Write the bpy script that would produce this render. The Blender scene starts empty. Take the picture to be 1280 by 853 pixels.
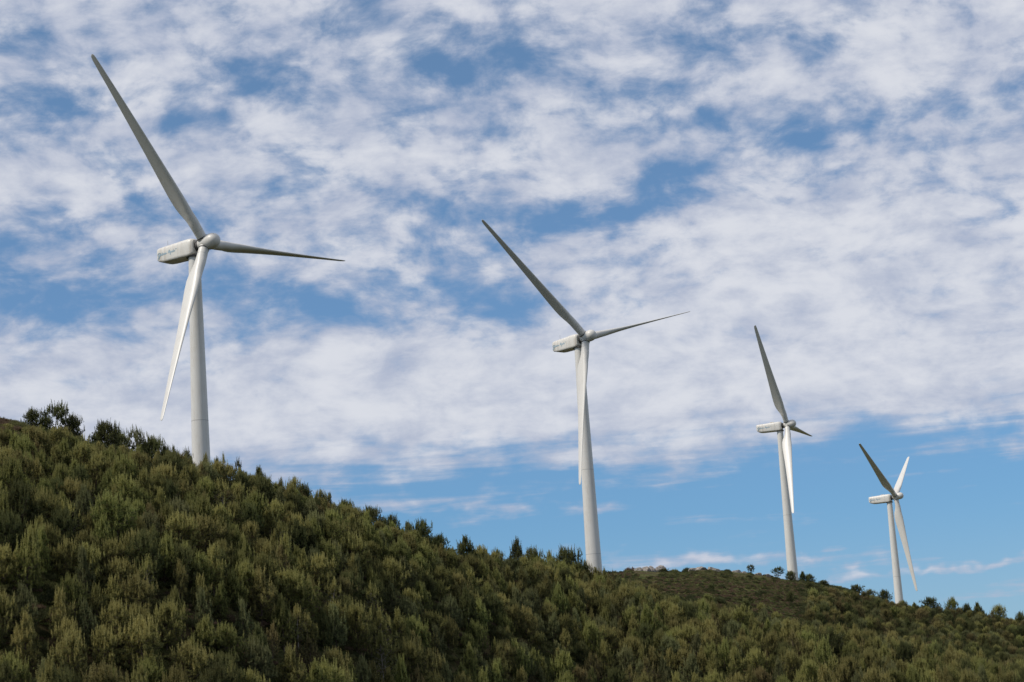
import bpy, bmesh, math, random
import numpy as np
from mathutils import Vector, Matrix

random.seed(7)
RS = np.random.RandomState(11)
scene = bpy.context.scene
COL = scene.collection
rad = math.radians

# ------------------------------------------------------------------ camera
F_PX = 2600.0                    # focal length in pixels of a 1280 px wide frame
PITCH, ROLL = rad(11.41613), rad(-3.67496)
cp, sp = math.cos(PITCH), math.sin(PITCH)
FWD = np.array([0, cp, sp]); UP0 = np.array([0, -sp, cp]); R0 = np.array([1.0, 0, 0])
RIGHT = math.cos(ROLL) * R0 + math.sin(ROLL) * UP0
UPV = -math.sin(ROLL) * R0 + math.cos(ROLL) * UP0
cd = bpy.data.cameras.new('camera')
cam = bpy.data.objects.new('camera', cd)
COL.objects.link(cam)
cd.sensor_width = 36.0
cd.lens = 36.0 * F_PX / 1280.0
cd.clip_start = 0.5
cd.clip_end = 20000
cam.matrix_world = Matrix(((RIGHT[0], UPV[0], -FWD[0], 0), (RIGHT[1], UPV[1], -FWD[1], 0),
                           (RIGHT[2], UPV[2], -FWD[2], 0), (0, 0, 0, 1)))
scene.camera = cam


def ray(px, py):
    d = FWD + RIGHT * ((px - 640) / F_PX) + UPV * ((426.5 - py) / F_PX)
    return d / np.linalg.norm(d)


def az_el(px, py):
    d = ray(px, py)
    return math.atan2(d[0], d[1]), math.asin(d[2])


def project(P):
    P = np.asarray(P, float)
    d = P @ FWD
    return 640 + F_PX * (P @ RIGHT) / d, 426.5 - F_PX * (P @ UPV) / d


# ------------------------------------------------------------------ light and sky
SUN_EL, SUN_AZ = rad(50), rad(-116)      # azimuth clockwise from +Y: left of and a little behind the camera
scene.view_settings.view_transform = 'Standard'
scene.view_settings.look = 'None'
scene.view_settings.exposure = 0.0
scene.view_settings.gamma = 1.0
scene.view_settings.use_curve_mapping = False

sd = bpy.data.lights.new('sun', 'SUN')
sd.energy = 3.5
sd.angle = rad(5)
sd.color = (1.0, 0.95, 0.87)
sun = bpy.data.objects.new('sun', sd)
COL.objects.link(sun)
sdir = Vector((math.sin(SUN_AZ) * math.cos(SUN_EL), math.cos(SUN_AZ) * math.cos(SUN_EL), math.sin(SUN_EL)))
sun.rotation_euler = (-sdir).to_track_quat('-Z', 'Y').to_euler()
sun.location = (0, 0, 300)

world = bpy.data.worlds.new('World')
scene.world = world
world.use_nodes = True
WT = world.node_tree
WT.nodes.clear()


class NB:
    """small helper that wires nodes"""
    def __init__(self, tree): self.t = tree

    def n(self, kind, **kw):
        nd = self.t.nodes.new(kind)
        for k, v in kw.items(): setattr(nd, k, v)
        return nd

    def put(self, sock, v):
        if isinstance(v, bpy.types.NodeSocket): self.t.links.new(v, sock)
        elif v is not None: sock.default_value = v

    def math(self, op, a, b=None, c=None, clamp=False):
        nd = self.n('ShaderNodeMath', operation=op, use_clamp=clamp)
        for i, v in enumerate((a, b, c)): self.put(nd.inputs[i], v)
        return nd.outputs[0]

    def vec(self, op, a, b=None, c=None, out=0):
        nd = self.n('ShaderNodeVectorMath', operation=op)
        for i, v in enumerate((a, b, c)): self.put(nd.inputs[i], v)
        return nd.outputs[out]

    def noise(self, v, scale, detail=4, rough=0.5, lac=2.0, dist=0.0, col=False):
        nd = self.n('ShaderNodeTexNoise')
        nd.inputs['Scale'].default_value = scale; nd.inputs['Detail'].default_value = detail
        nd.inputs['Roughness'].default_value = rough; nd.inputs['Lacunarity'].default_value = lac
        nd.inputs['Distortion'].default_value = dist
        if v is not None: self.t.links.new(v, nd.inputs['Vector'])
        return nd.outputs['Color' if col else 'Fac']

    def remap(self, v, a, b, c=0.0, d=1.0, smooth=True):
        nd = self.n('ShaderNodeMapRange', interpolation_type='SMOOTHSTEP' if smooth else 'LINEAR')
        self.put(nd.inputs[0], v)
        for i, x in enumerate((a, b, c, d)): self.put(nd.inputs[i + 1], x)
        return nd.outputs[0]

    def mix(self, f, a, b, blend='MIX'):
        nd = self.n('ShaderNodeMix', data_type='RGBA', blend_type=blend)
        self.put(nd.inputs[0], f); self.put(nd.inputs[6], a); self.put(nd.inputs[7], b)
        return nd.outputs[2]


W = NB(WT)
SKY_STR = 0.1
sky = W.n('ShaderNodeTexSky', sky_type='NISHITA')
sky.sun_disc = False
sky.sun_elevation = SUN_EL
sky.sun_rotation = SUN_AZ
sky.altitude = 900
sky.air_density = 1.0
sky.dust_density = 0.6
sky.ozone_density = 2.0
tc = W.n('ShaderNodeTexCoord')
D = tc.outputs['Generated']
sep = W.n('ShaderNodeSeparateXYZ'); WT.links.new(D, sep.inputs[0])
zc = W.math('ADD', W.math('MAXIMUM', sep.outputs[2], 0.0), 0.38)
comb = W.n('ShaderNodeCombineXYZ')
W.put(comb.inputs[0], W.math('DIVIDE', sep.outputs[0], zc))
W.put(comb.inputs[1], W.math('DIVIDE', sep.outputs[1], zc))
PL = comb.outputs[0]                       # the cloud layer seen as a plane overhead
# azimuth / elevation in degrees for the big banks and gaps of cloud
azn = W.math('MULTIPLY', W.math('ARCTAN2', sep.outputs[0], sep.outputs[1]), 57.2958)
eln = W.math('MULTIPLY', W.math('ARCSINE', sep.outputs[2]), 57.2958)
ae = W.n('ShaderNodeCombineXYZ'); W.put(ae.inputs[0], azn); W.put(ae.inputs[1], eln)
warp = W.vec('MULTIPLY', W.vec('SUBTRACT', W.noise(ae.outputs[0], 0.55, 3, 0.55, col=True), (0.5, 0.5, 0.5)), (2.6, 1.5, 0))
AE = W.vec('ADD', ae.outputs[0], warp)

BLOBS = [  # photo pixel x, y, radius x, radius y, weight (plus = cloud, minus = blue gap)
    (60, 140, 60, 28, -0.29), (240, 155, 50, 22, -0.43), (355, 118, 55, 25, -0.38), (575, 72, 75, 30, -0.52),
    (560, 258, 80, 20, -0.43), (750, 266, 100, 20, -0.61), (842, 222, 48, 36, -0.52), (655, 95, 55, 28, -0.46),
    (888, 143, 34, 16, -0.38), (800, 110, 40, 14, -0.29), (635, 392, 60, 40, -0.49), (40, 285, 75, 26, -0.38),
    (70, 372, 150, 36, -0.67), (450, 380, 170, 36, -0.38), (1130, 135, 140, 40, -0.23), (1010, 170, 90, 50, -0.23),
    (340, 235, 70, 20, -0.17), (180, 75, 60, 22, -0.20), (20, 60, 50, 22, -0.29), (500, 20, 60, 20, -0.17), (930, 40, 60, 16, -0.20),
    (1150, 72, 180, 48, 0.255), (990, 300, 190, 55, 0.289), (1230, 290, 130, 60, 0.255), (720, 222, 90, 28, 0.221), (735, 150, 70, 30, 0.170),
    (600, 325, 130, 30, 0.119), (130, 45, 110, 32, 0.153), (390, 165, 90, 30, 0.153), (560, 190, 100, 30, 0.187), (60, 225, 80, 25, 0.136),
    (70, 480, 170, 40, 0.130), (300, 535, 230, 52, 0.220), (540, 500, 220, 55, 0.170), (850, 470, 260, 70, 0.200),
    (900, 703, 190, 11, 0.66), (1225, 704, 130, 6, 0.62), (1190, 738, 170, 13, 0.36), (760, 694, 110, 9, 0.40), (850, 672, 170, 6, 0.416), (560, 626, 100, 10, 0.352), (1050, 720, 110, 10, 0.56), (700, 640, 120, 7, 0.288),
    (1150, 470, 240, 75, 0.210), (900, 390, 160, 40, 0.100), (740, 20, 130, 26, 0.119), (430, 590, 180, 22, 0.100),
]
dens = None
for (bx, by, rx, ry, wt) in BLOBS:
    a0, e0 = az_el(bx, by)
    k = 57.2958
    sx, sy = F_PX / rx / k, F_PX / ry / k
    v = W.vec('MULTIPLY_ADD', AE, (sx, sy, 0), (-a0 * k * sx, -e0 * k * sy, 0))
    g = W.math('POWER', 0.3679, W.vec('DOT_PRODUCT', v, v, out=1))
    dens = W.math('MULTIPLY_ADD', g, wt, dens if dens is not None else 0.0)
# below about six degrees the sky is nearly clear, higher up it is covered
base = W.remap(W.vec('DOT_PRODUCT', AE, (0, 1, 0), out=1), 5.9, 10.0, -0.48, 0.40)
pw = W.vec('ADD', PL, W.vec('MULTIPLY', W.vec('SUBTRACT', W.noise(PL, 7.0, 3, 0.5, col=True), (0.5, 0.5, 0.5)), (0.055, 0.05, 0)))
n1 = W.noise(pw, 12.5, 9, 0.60)
n2 = W.math('MULTIPLY_ADD', W.math('SUBTRACT', W.noise(pw, 44.0, 6, 0.62), 0.5), W.remap(eln, 8.5, 14.5, 0.35, 1.0), 0.5)
n3 = W.noise(W.vec('MULTIPLY', PL, (1.0, 2.6, 1.0)), 3.6, 6, 0.6)
vo = W.n('ShaderNodeTexVoronoi', feature='SMOOTH_F1')
vo.inputs['Scale'].default_value = 30.0; vo.inputs['Smoothness'].default_value = 0.6
vo.inputs['Detail'].default_value = 1.5; vo.inputs['Roughness'].default_value = 0.45
WT.links.new(pw, vo.inputs['Vector'])
puff = W.math('MULTIPLY', W.math('SUBTRACT', 0.42, vo.outputs['Distance']), W.remap(eln, 8.5, 14.5, 0.35, 1.0))
tot = W.math('ADD', W.math('ADD', dens, base),
             W.math('ADD', W.math('MULTIPLY', W.math('SUBTRACT', n1, 0.5), 1.20),
                    W.math('MULTIPLY', W.math('SUBTRACT', n2, 0.5), 1.05)))
tot = W.math('ADD', tot, W.math('ADD', W.math('MULTIPLY', W.math('SUBTRACT', n3, 0.5), 0.3), W.math('MULTIPLY', puff, 0.55)))
strk = W.noise(W.vec('MULTIPLY_ADD', ae.outputs[0], (0.16, 1.9, 0), W.vec('MULTIPLY', ae.outputs[0], (0, 0, 0))), 1.0, 6, 0.55, dist=0.4)
tot = W.math('ADD', tot, W.math('MULTIPLY', W.math('SUBTRACT', strk, 0.5), W.remap(eln, 6.8, 10.0, 2.3, 0.25)))     # long thin streaks low down
alpha = W.remap(tot, -0.34, 0.38)
alpha = W.math('MULTIPLY_ADD', alpha, 0.90, W.math('ADD', W.remap(eln, 6.5, 9.5, 0.02, 0.07), W.remap(eln, 2.5, 6.5, 0.20, 0.0)))
bright = W.remap(W.math('ADD', tot, W.math('MULTIPLY', W.math('SUBTRACT', W.noise(pw, 17.0, 6, 0.6), 0.5), 2.0)), -0.20, 0.95)
ccol = W.mix(bright, (0.44 / SKY_STR, 0.49 / SKY_STR, 0.62 / SKY_STR, 1), (0.71 / SKY_STR, 0.73 / SKY_STR, 0.79 / SKY_STR, 1))
tr = W.n('ShaderNodeValToRGB')
WT.links.new(W.remap(eln, 0, 22, 0, 1, False), tr.inputs[0])
cr = tr.color_ramp; cr.elements[0].color = (.42, .67, .92, 1); cr.elements[1].color = (.78, 1.02, 1.10, 1)
e_ = cr.elements.new(.45); e_.color = (.57, .84, 1.03, 1)
blue = W.mix(1.0, sky.outputs[0], tr.outputs[0], 'MULTIPLY')
bg = W.n('ShaderNodeBackground')
bg.inputs['Strength'].default_value = SKY_STR
WT.links.new(W.mix(alpha, blue, ccol), bg.inputs['Color'])
wo = W.n('ShaderNodeOutputWorld')
WT.links.new(bg.outputs[0], wo.inputs['Surface'])


# ------------------------------------------------------------------ helpers
def mesh_obj(name, verts, faces, mats, parent=None, smooth=False, midx=None):
    me = bpy.data.meshes.new(name)
    verts = np.asarray(verts, dtype=np.float32).reshape(-1, 3)
    if isinstance(faces, np.ndarray):
        nf, k = faces.shape
        me.vertices.add(len(verts)); me.vertices.foreach_set('co', verts.ravel())
        me.loops.add(nf * k); me.loops.foreach_set('vertex_index', faces.astype(np.int32).ravel())
        me.polygons.add(nf)
        me.polygons.foreach_set('loop_start', np.arange(0, nf * k, k, dtype=np.int32))
        me.update(calc_edges=True)
    else:
        me.from_pydata(verts.tolist(), [], faces); me.update()
    for m in (mats if isinstance(mats, (list, tuple)) else [mats]): me.materials.append(m)
    if midx is not None: me.polygons.foreach_set('material_index', np.asarray(midx, dtype=np.int32))
    me.polygons.foreach_set('use_smooth', np.full(len(me.polygons), bool(smooth)))
    me.update()
    o = bpy.data.objects.new(name, me)
    COL.objects.link(o)
    if parent is not None: o.parent = parent
    return o


def empty(name, loc, rz=0.0):
    o = bpy.data.objects.new(name, None)
    COL.objects.link(o); o.location = loc; o.rotation_euler = (0, 0, rz)
    o.empty_display_size = 0.5
    return o


def tag(o, label, cat, group=None):
    o['label'] = label; o['category'] = cat
    if group: o['group'] = group
    return o


def material(name, rough=0.7):
    m = bpy.data.materials.new(name); m.use_nodes = True
    b = m.node_tree.nodes['Principled BSDF']
    b.inputs['Roughness'].default_value = rough
    return m, NB(m.node_tree), b


def flat_mat(name, col, rough=0.7, var=0.15, scale=2.0):
    m, N, b = material(name, rough)
    t = N.n('ShaderNodeTexCoord')
    f = N.noise(t.outputs['Object'], scale, 5, 0.6)
    c = N.mix(f, tuple(x * (1 - var) for x in col) + (1,), tuple(min(1, x * (1 + var)) for x in col) + (1,))
    m.node_tree.links.new(c, b.inputs['Base Color'])
    return m


def lathe(prof, seg=48, axis='z'):
    """prof: list of (radius, height)"""
    V, Fc = [], []
    for (r, z) in prof:
        for k in range(seg):
            a = 2 * math.pi * k / seg
            if axis == 'z': V.append((r * math.cos(a), r * math.sin(a), z))
            else: V.append((z, r * math.cos(a), r * math.sin(a)))
    for i in range(len(prof) - 1):
        for k in range(seg):
            a, b = i * seg + k, i * seg + (k + 1) % seg
            Fc.append((a, b, b + seg, a + seg))
    Fc.append(tuple(reversed(range(seg)))); Fc.append(tuple(range((len(prof) - 1) * seg, len(prof) * seg)))
    return V, Fc


# ------------------------------------------------------------------ terrain
# photo columns with the crest (pixel row of the ground, distance) of the near hill and of the far one
A_TAB = [  # x, crest y, distance, start distance of the slope
    (-700, 420, 330, 215), (-300, 490, 330, 220), (0, 533, 338, 235), (28, 538, 338, 236), (50, 548, 338, 238), (110, 563, 340, 241), (150, 576, 340, 242), (200, 590, 341, 246),
    (250, 600, 342, 250), (300, 614, 348, 257), (350, 630, 355, 265), (400, 646, 362, 277), (450, 662, 370, 290), (500, 680, 382, 305), (550, 703, 395, 320), (600, 714, 412, 335), (650, 722, 430, 350), (742, 738, 462, 372),
    (850, 775, 450, 378), (1000, 803, 440, 385), (1150, 832, 430, 385), (1280, 866, 420, 380), (1500, 920, 410, 360), (1900, 980, 400, 330)]
B_TAB = [  # x, crest y, distance
    (-700, 640, 650), (0, 640, 640), (400, 722, 640), (600, 727, 640), (700, 724, 640), (760, 722, 640), (790, 718, 640), (820, 717, 645), (850, 718, 648), (875, 715, 650),
    (900, 717, 655), (925, 720, 662), (950, 721, 670), (1000, 729, 695), (1060, 743, 730), (1120, 759, 760), (1180, 770, 780), (1240, 781, 790),
    (1280, 789, 800), (1500, 825, 820), (1900, 860, 830)]


def tab(t):
    out = []
    for row in t:
        a, e = az_el(row[0], row[1])
        out.append((a, row[2], row[2] * math.tan(e), row[3] if len(row) > 3 else 0))
    return np.array(out)


TA, TB = tab(A_TAB), tab(B_TAB)
AZ = np.concatenate([np.radians(np.arange(-180, -32, 4.0)), np.radians(np.arange(-32, 32.01, 0.2)), np.radians(np.arange(36, 180.1, 4.0))])
RR = np.concatenate([np.array([0, 20, 50, 90, 130, 160, 185]), np.arange(200, 960, 4.0), np.array([980, 1010, 1050, 1100, 1200, 1400, 1800, 2500, 4000])])


def pchip(x, y, xi):
    h = np.diff(x); d = np.diff(y) / h
    m = np.zeros_like(y)
    for i in range(1, len(x) - 1):
        if d[i - 1] * d[i] > 0:
            w1, w2 = 2 * h[i] + h[i - 1], h[i] + 2 * h[i - 1]
            m[i] = (w1 + w2) / (w1 / d[i - 1] + w2 / d[i])
    m[0], m[-1] = d[0], d[-1]
    i = np.clip(np.searchsorted(x, xi) - 1, 0, len(x) - 2)
    t = (xi - x[i]) / h[i]
    return ((1 + 2 * t) * (1 - t) ** 2 * y[i] + t * (1 - t) ** 2 * h[i] * m[i]
            + t * t * (3 - 2 * t) * y[i + 1] + t * t * (t - 1) * h[i] * m[i + 1])


EB = np.array([az_el(x_, 853) for x_ in (-300, 0, 320, 640, 960, 1280, 1500)])     # where the slope passes out of the photograph
ZG = np.zeros((len(AZ), len(RR)))
for ia, a in enumerate(AZ):
    ac = np.clip(a, TA[0, 0], TA[-1, 0])
    ra, za, r0 = (np.interp(ac, TA[:, 0], TA[:, k]) for k in (1, 2, 3))
    rb, zb = (np.interp(ac, TB[:, 0], TB[:, k]) for k in (1, 2))
    fade = 1.0 if abs(a) < rad(40) else max(0.0, 1 - (abs(a) - rad(40)) / rad(60))   # flat valley behind the camera
    fade *= fade
    z0 = min(r0 * math.tan(np.interp(a, EB[:, 0], EB[:, 1])) - 10.5, za - 8)
    sad = min(za - 9, zb - 3) if zb < za else za - 3.5
    rs = ra + (45 if zb < za else 70)
    sad2 = zb - 14
    xs = [0, 60, 130, r0, r0 + (ra - r0) * .5, ra, rs, rb - 90, rb, rb + 120, 1500, 4000]
    ys = [-1.7, -1.7, -1.0, z0, z0 + (za - z0) * .60, za, sad, max(sad2, sad + (zb - sad) * .25) if zb > sad else (sad + zb) / 2, zb, zb - 14, zb - 60, -60]
    xs, ys = np.array(xs, float), np.array(ys, float)
    z = pchip(xs, ys, RR)
    ZG[ia] = -1.7 + (z + 1.7) * fade
# gentle lumps
def lump(x, y):
    return (0.5 * np.sin(x * .071 + 1.3) * np.sin(y * .063) + 0.35 * np.sin(x * .19 + y * .11) * np.cos(y * .17 - x * .05)
            + 0.18 * np.sin(x * .47 - y * .31 + 2))
XG = np.sin(AZ)[:, None] * RR[None]; YG = np.cos(AZ)[:, None] * RR[None]
ZG += lump(XG, YG) * np.clip((RR - 120) / 100, 0, 1)[None] * 0.8


def ground(x, y):
    x, y = np.asarray(x, float), np.asarray(y, float)
    a, r = np.arctan2(x, y), np.hypot(x, y)
    i = np.clip(np.searchsorted(AZ, a) - 1, 0, len(AZ) - 2); j = np.clip(np.searchsorted(RR, r) - 1, 0, len(RR) - 2)
    s = np.clip((a - AZ[i]) / (AZ[i + 1] - AZ[i]), 0, 1); t = np.clip((r - RR[j]) / (RR[j + 1] - RR[j]), 0, 1)
    return (ZG[i, j] * (1 - s) * (1 - t) + ZG[i + 1, j] * s * (1 - t) + ZG[i, j + 1] * (1 - s) * t + ZG[i + 1, j + 1] * s * t)


# turbines stand on small levelled pads: pull the ground to their feet
TURB = [  # tower top x, y, z, yaw, blade phase, flex of the three blades
    (-58.08, 376.19, 95.84, -35.49, -34.26, (-0.0276, 0.0104, 0.0193)),
    (16.63, 512.84, 100.83, -49.36, -45.09, (-0.0118, 0.0116, 0.0253)),
    (95.77, 754.08, 112.40, -20.47, -30.78, (0.0049, 0.0026, -0.0021)),
    (152.90, 866.27, 96.14, -26.64, -61.29, (-0.0040, -0.0019, 0.0070))]
for (tx, ty, tz, *_r) in TURB:
    w = np.exp(-((XG - tx) ** 2 + (YG - ty) ** 2) / (2 * 9.0 ** 2))
    w = np.minimum(1, w * 1.3)
    ZG[:] = ZG * (1 - w) + (tz - 60.0) * w

na, nr = len(AZ), len(RR)
V = np.stack([XG, YG, ZG], -1).reshape(-1, 3)
ii, jj = np.meshgrid(np.arange(na - 1), np.arange(nr - 1), indexing='ij')
b0 = (ii * nr + jj).ravel()
Q = np.stack([b0, b0 + 1, b0 + nr + 1, b0 + nr], -1)
Q = Q[:, ::-1]

mg, N, b = material('hill_soil', 0.95)
tcg = N.n('ShaderNodeTexCoord'); P = tcg.outputs['Object']
f1 = N.remap(N.noise(P, 0.06, 6, 0.65), 0.38, 0.58)
f2 = N.remap(N.noise(P, 0.28, 6, 0.65), 0.40, 0.62)
f3 = N.remap(N.noise(P, 0.9, 5, 0.7), 0.50, 0.62)
heath = N.mix(f2, (0.048, 0.036, 0.017, 1), (0.100, 0.072, 0.036, 1))
grass = N.mix(f2, (0.046, 0.056, 0.015, 1), (0.105, 0.108, 0.034, 1))
c = N.mix(f1, heath, grass)
c = N.mix(N.math('MULTIPLY', f3, 0.7), c, (0.034, 0.030, 0.015, 1))
mg.node_tree.links.new(c, b.inputs['Base Color'])
b.inputs['Specular IOR Level'].default_value = 0.05
bp = N.n('ShaderNodeBump'); bp.inputs['Strength'].default_value = 0.9; bp.inputs['Distance'].default_value = 0.6
N.put(bp.inputs['Height'], N.noise(P, 0.8, 6, 0.7)); mg.node_tree.links.new(bp.outputs[0], b.inputs['Normal'])
hill = mesh_obj('hills', V, Q, mg, smooth=True)
hill['kind'] = 'structure'

# ------------------------------------------------------------------ wind turbines
def paint(name, col, dirt, amount):
    m, N, b = material(name, 0.42)
    t = N.n('ShaderNodeTexCoord')
    s1 = N.noise(N.vec('MULTIPLY', t.outputs['Object'], (1.6, 1.6, 0.10)), 1.0, 6, 0.65)
    s2 = N.noise(t.outputs['Object'], 0.35, 4, 0.6)
    f = N.math('MULTIPLY', N.remap(N.math('MULTIPLY', s1, N.math('ADD', s2, 0.5)), 0.42, 0.75), amount)
    c = N.mix(f, col + (1,), dirt + (1,))
    m.node_tree.links.new(c, b.inputs['Base Color'])
    return m


M_TOWER = paint('tower_paint', (0.64, 0.615, 0.57), (0.46, 0.41, 0.34), 0.40)
M_NAC = paint('nacelle_paint', (0.66, 0.63, 0.575), (0.44, 0.37, 0.29), 0.55)
M_BLADE = paint('blade_gelcoat', (0.63, 0.60, 0.55), (0.50, 0.46, 0.40), 0.35)
M_SEAM = flat_mat('flange_grey', (0.36, 0.35, 0.33), 0.6)
M_DARK = flat_mat('dark_steel', (0.055, 0.05, 0.046), 0.6)
M_INK = flat_mat('lettering_blue', (0.31, 0.41, 0.47), 0.6)

BL = [  # radius, chord, thickness ratio, twist
    (.75, 1.90, 1.0, 14), (2.6, 1.90, 1.0, 14), (3.6, 1.98, .96, 14), (5.0, 2.40, .72, 13.5), (6.6, 3.0, .50, 13), (8.2, 3.38, .38, 12),
    (10, 3.42, .32, 10.5), (12.5, 3.2, .28, 8.5), (16, 2.82, .25, 6.5), (20, 2.45, .225, 4.6), (25, 2.05, .205, 2.8),
    (30, 1.68, .19, 1.5), (34, 1.36, .18, .6), (37, 1.16, .18, 0), (39, .98, .18, 0), (39.7, .76, .2, 0), (40, .30, .3, 0)]
PITCH_B = 84.0


def airfoil(n=26):
    pts = []
    for k in range(n):
        a = 2 * math.pi * k / n
        x = .5 + .5 * math.cos(a)                 # 1 = trailing edge, 0 = leading edge
        yt = 5 * (.2969 * math.sqrt(x) - .126 * x - .3516 * x * x + .2843 * x ** 3 - .1036 * x ** 4)
        pts.append((x, (1 if a <= math.pi else -1) * yt, .5 * math.sin(a)))
    return pts


AF = airfoil()


def blade_mesh(th, flex, tilt):
    """blade in the yawed frame of the rotor: x = wind axis, z up; origin at the rotor centre"""
    ax = np.array([math.cos(tilt), 0, math.sin(tilt)])
    v = np.array([-math.sin(tilt), 0, math.cos(tilt)])
    h = np.cross(v, ax)
    s = math.cos(th) * v + math.sin(th) * h
    rot = -math.sin(th) * v + math.cos(th) * h     # the way the rotor turns
    st = []
    for i in range(len(BL) - 1):
        n = 4
        for k in range(n):
            t = k / n
            st.append([BL[i][q] * (1 - t) + BL[i + 1][q] * t for q in range(4)])
    st.append(list(BL[-1]))
    V, Fc = [], []
    for (r, ch, tr, tw) in st:
        p = rad(PITCH_B + tw)
        cdir = math.cos(p) * rot + math.sin(p) * ax      # towards the leading edge
        ndir = -math.cos(p) * ax + math.sin(p) * rot     # suction side
        w = min(1, max(0, (tr - .42) / .5)); w = w * w * (3 - 2 * w)
        piv = .5 * w + .32 * (1 - w)
        cen = s * r + ax * (flex * 40 * (r / 40) ** 2)
        for (x, yf, yc) in AF:
            y = (yf * tr * (1 - w) + yc * min(1, tr + .0) * w) * ch
            y += (1 - w) * .02 * ch * 4 * x * (1 - x)
            V.append(cen + cdir * ((piv - x) * ch) + ndir * y)
    n = len(AF)
    for i in range(len(st) - 1):
        for k in range(n):
            a, b = i * n + k, i * n + (k + 1) % n
            Fc.append((a, b, b + n, a + n))
    Fc.append(tuple(reversed(range(n)))); Fc.append(tuple(range((len(st) - 1) * n, len(st) * n)))
    return V, Fc, s


def ring(center, axis, r, half, rout):
    axis = np.array(axis) / np.linalg.norm(axis)
    t = np.cross(axis, [0, 0, 1.0] if abs(axis[2]) < .9 else [1.0, 0, 0]); t /= np.linalg.norm(t)
    u = np.cross(axis, t)
    V, Fc, n = [], [], 32
    for (rr, zz) in ((r, -half), (rout, -half), (rout, half), (r, half)):
        for k in range(n):
            a = 2 * math.pi * k / n
            V.append(np.array(center) + axis * zz + rr * (math.cos(a) * t + math.sin(a) * u))
    for i in range(4):
        for k in range(n):
            a, b = i * n + k, i * n + (k + 1) % n
            c_, d_ = ((i + 1) % 4) * n + (k + 1) % n, ((i + 1) % 4) * n + k
            Fc.append((a, b, c_, d_))
    return V, Fc


def box(x0, x1, y0, y1, z0, z1):
    V = [(x, y, z) for x in (x0, x1) for y in (y0, y1) for z in (z0, z1)]
    return V, [(0, 1, 3, 2), (4, 6, 7, 5), (0, 4, 5, 1), (2, 3, 7, 6), (0, 2, 6, 4), (1, 5, 7, 3)]


def nacelle_section(w, zt, zb, ch, cb):
    """rounded box with a chamfered belly: half width w, top zt, bottom zb"""
    h = zt - zb
    pts = [(-w * .80, zb), (-w * .92, zb + .015 * h), (-w * .985, zb + .06 * h), (-w, zb + .14 * h), (-w, zb + .55 * h), (-w * .985, zt - .22 * h),
           (-w * .90, zt - .11 * h), (-w * .74, zt - .03 * h), (-w * .4, zt)]
    return pts + [(-y, z) for (y, z) in reversed(pts)]


def nacelle_mesh(part):
    if part == 'body':
        st = [(-8.42, .95, 2.72, 1.25, .3), (-8.36, 1.35, 2.95, .95, .3), (-8.2, 1.50, 3.04, .62, .3), (-7.8, 1.58, 3.08, .32, .3), (-7.0, 1.62, 3.12, .12, .3), (-6, 1.66, 3.16, .04, .3), (-3, 1.72, 3.26, .02, .3),
              (-1.4, 1.74, 3.32, .02, .3)]
    else:
        st = [(-1.36, 1.76, 3.34, -.02, .3), (-.2, 1.76, 3.36, -.02, .3), (.35, 1.72, 3.34, .02, .3), (.75, 1.58, 3.22, .16, .3), (.95, 1.35, 3.0, .4, .3)]
    V, Fc = [], []
    for (x, w, zt, zb, cb) in st:
        for (y, z) in nacelle_section(w, zt, zb, 0, cb): V.append((x, y, z))
    n = 18
    for i in range(len(st) - 1):
        for k in range(n):
            a, b = i * n + k, i * n + (k + 1) % n
            Fc.append((a, a + n, b + n, b))
    Fc.append(tuple(range(n))); Fc.append(tuple(reversed(range((len(st) - 1) * n, len(st) * n))))
    return V, Fc


def stroke(pts, wd, y):
    """ink stroke on the side of the nacelle, x along, z up"""
    V, Fc = [], []
    for i, (x, z) in enumerate(pts):
        x0, z0 = pts[max(0, i - 1)]; x1, z1 = pts[min(len(pts) - 1, i + 1)]
        dx, dz = x1 - x0, z1 - z0
        L = math.hypot(dx, dz) or 1
        ox, oz = -dz / L * wd / 2, dx / L * wd / 2
        for dy in (0.0, 0.012):
            V += [(x + ox, y(x, z + oz) - dy, z + oz), (x - ox, y(x, z - oz) - dy, z - oz)]
    for i in range(len(pts) - 1):
        a = i * 4; b = a + 4
        Fc += [(a + 2, a + 3, b + 3, b + 2), (a, a + 2, b + 2, b), (a + 1, b + 1, b + 3, a + 3)]
    return V, Fc


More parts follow.
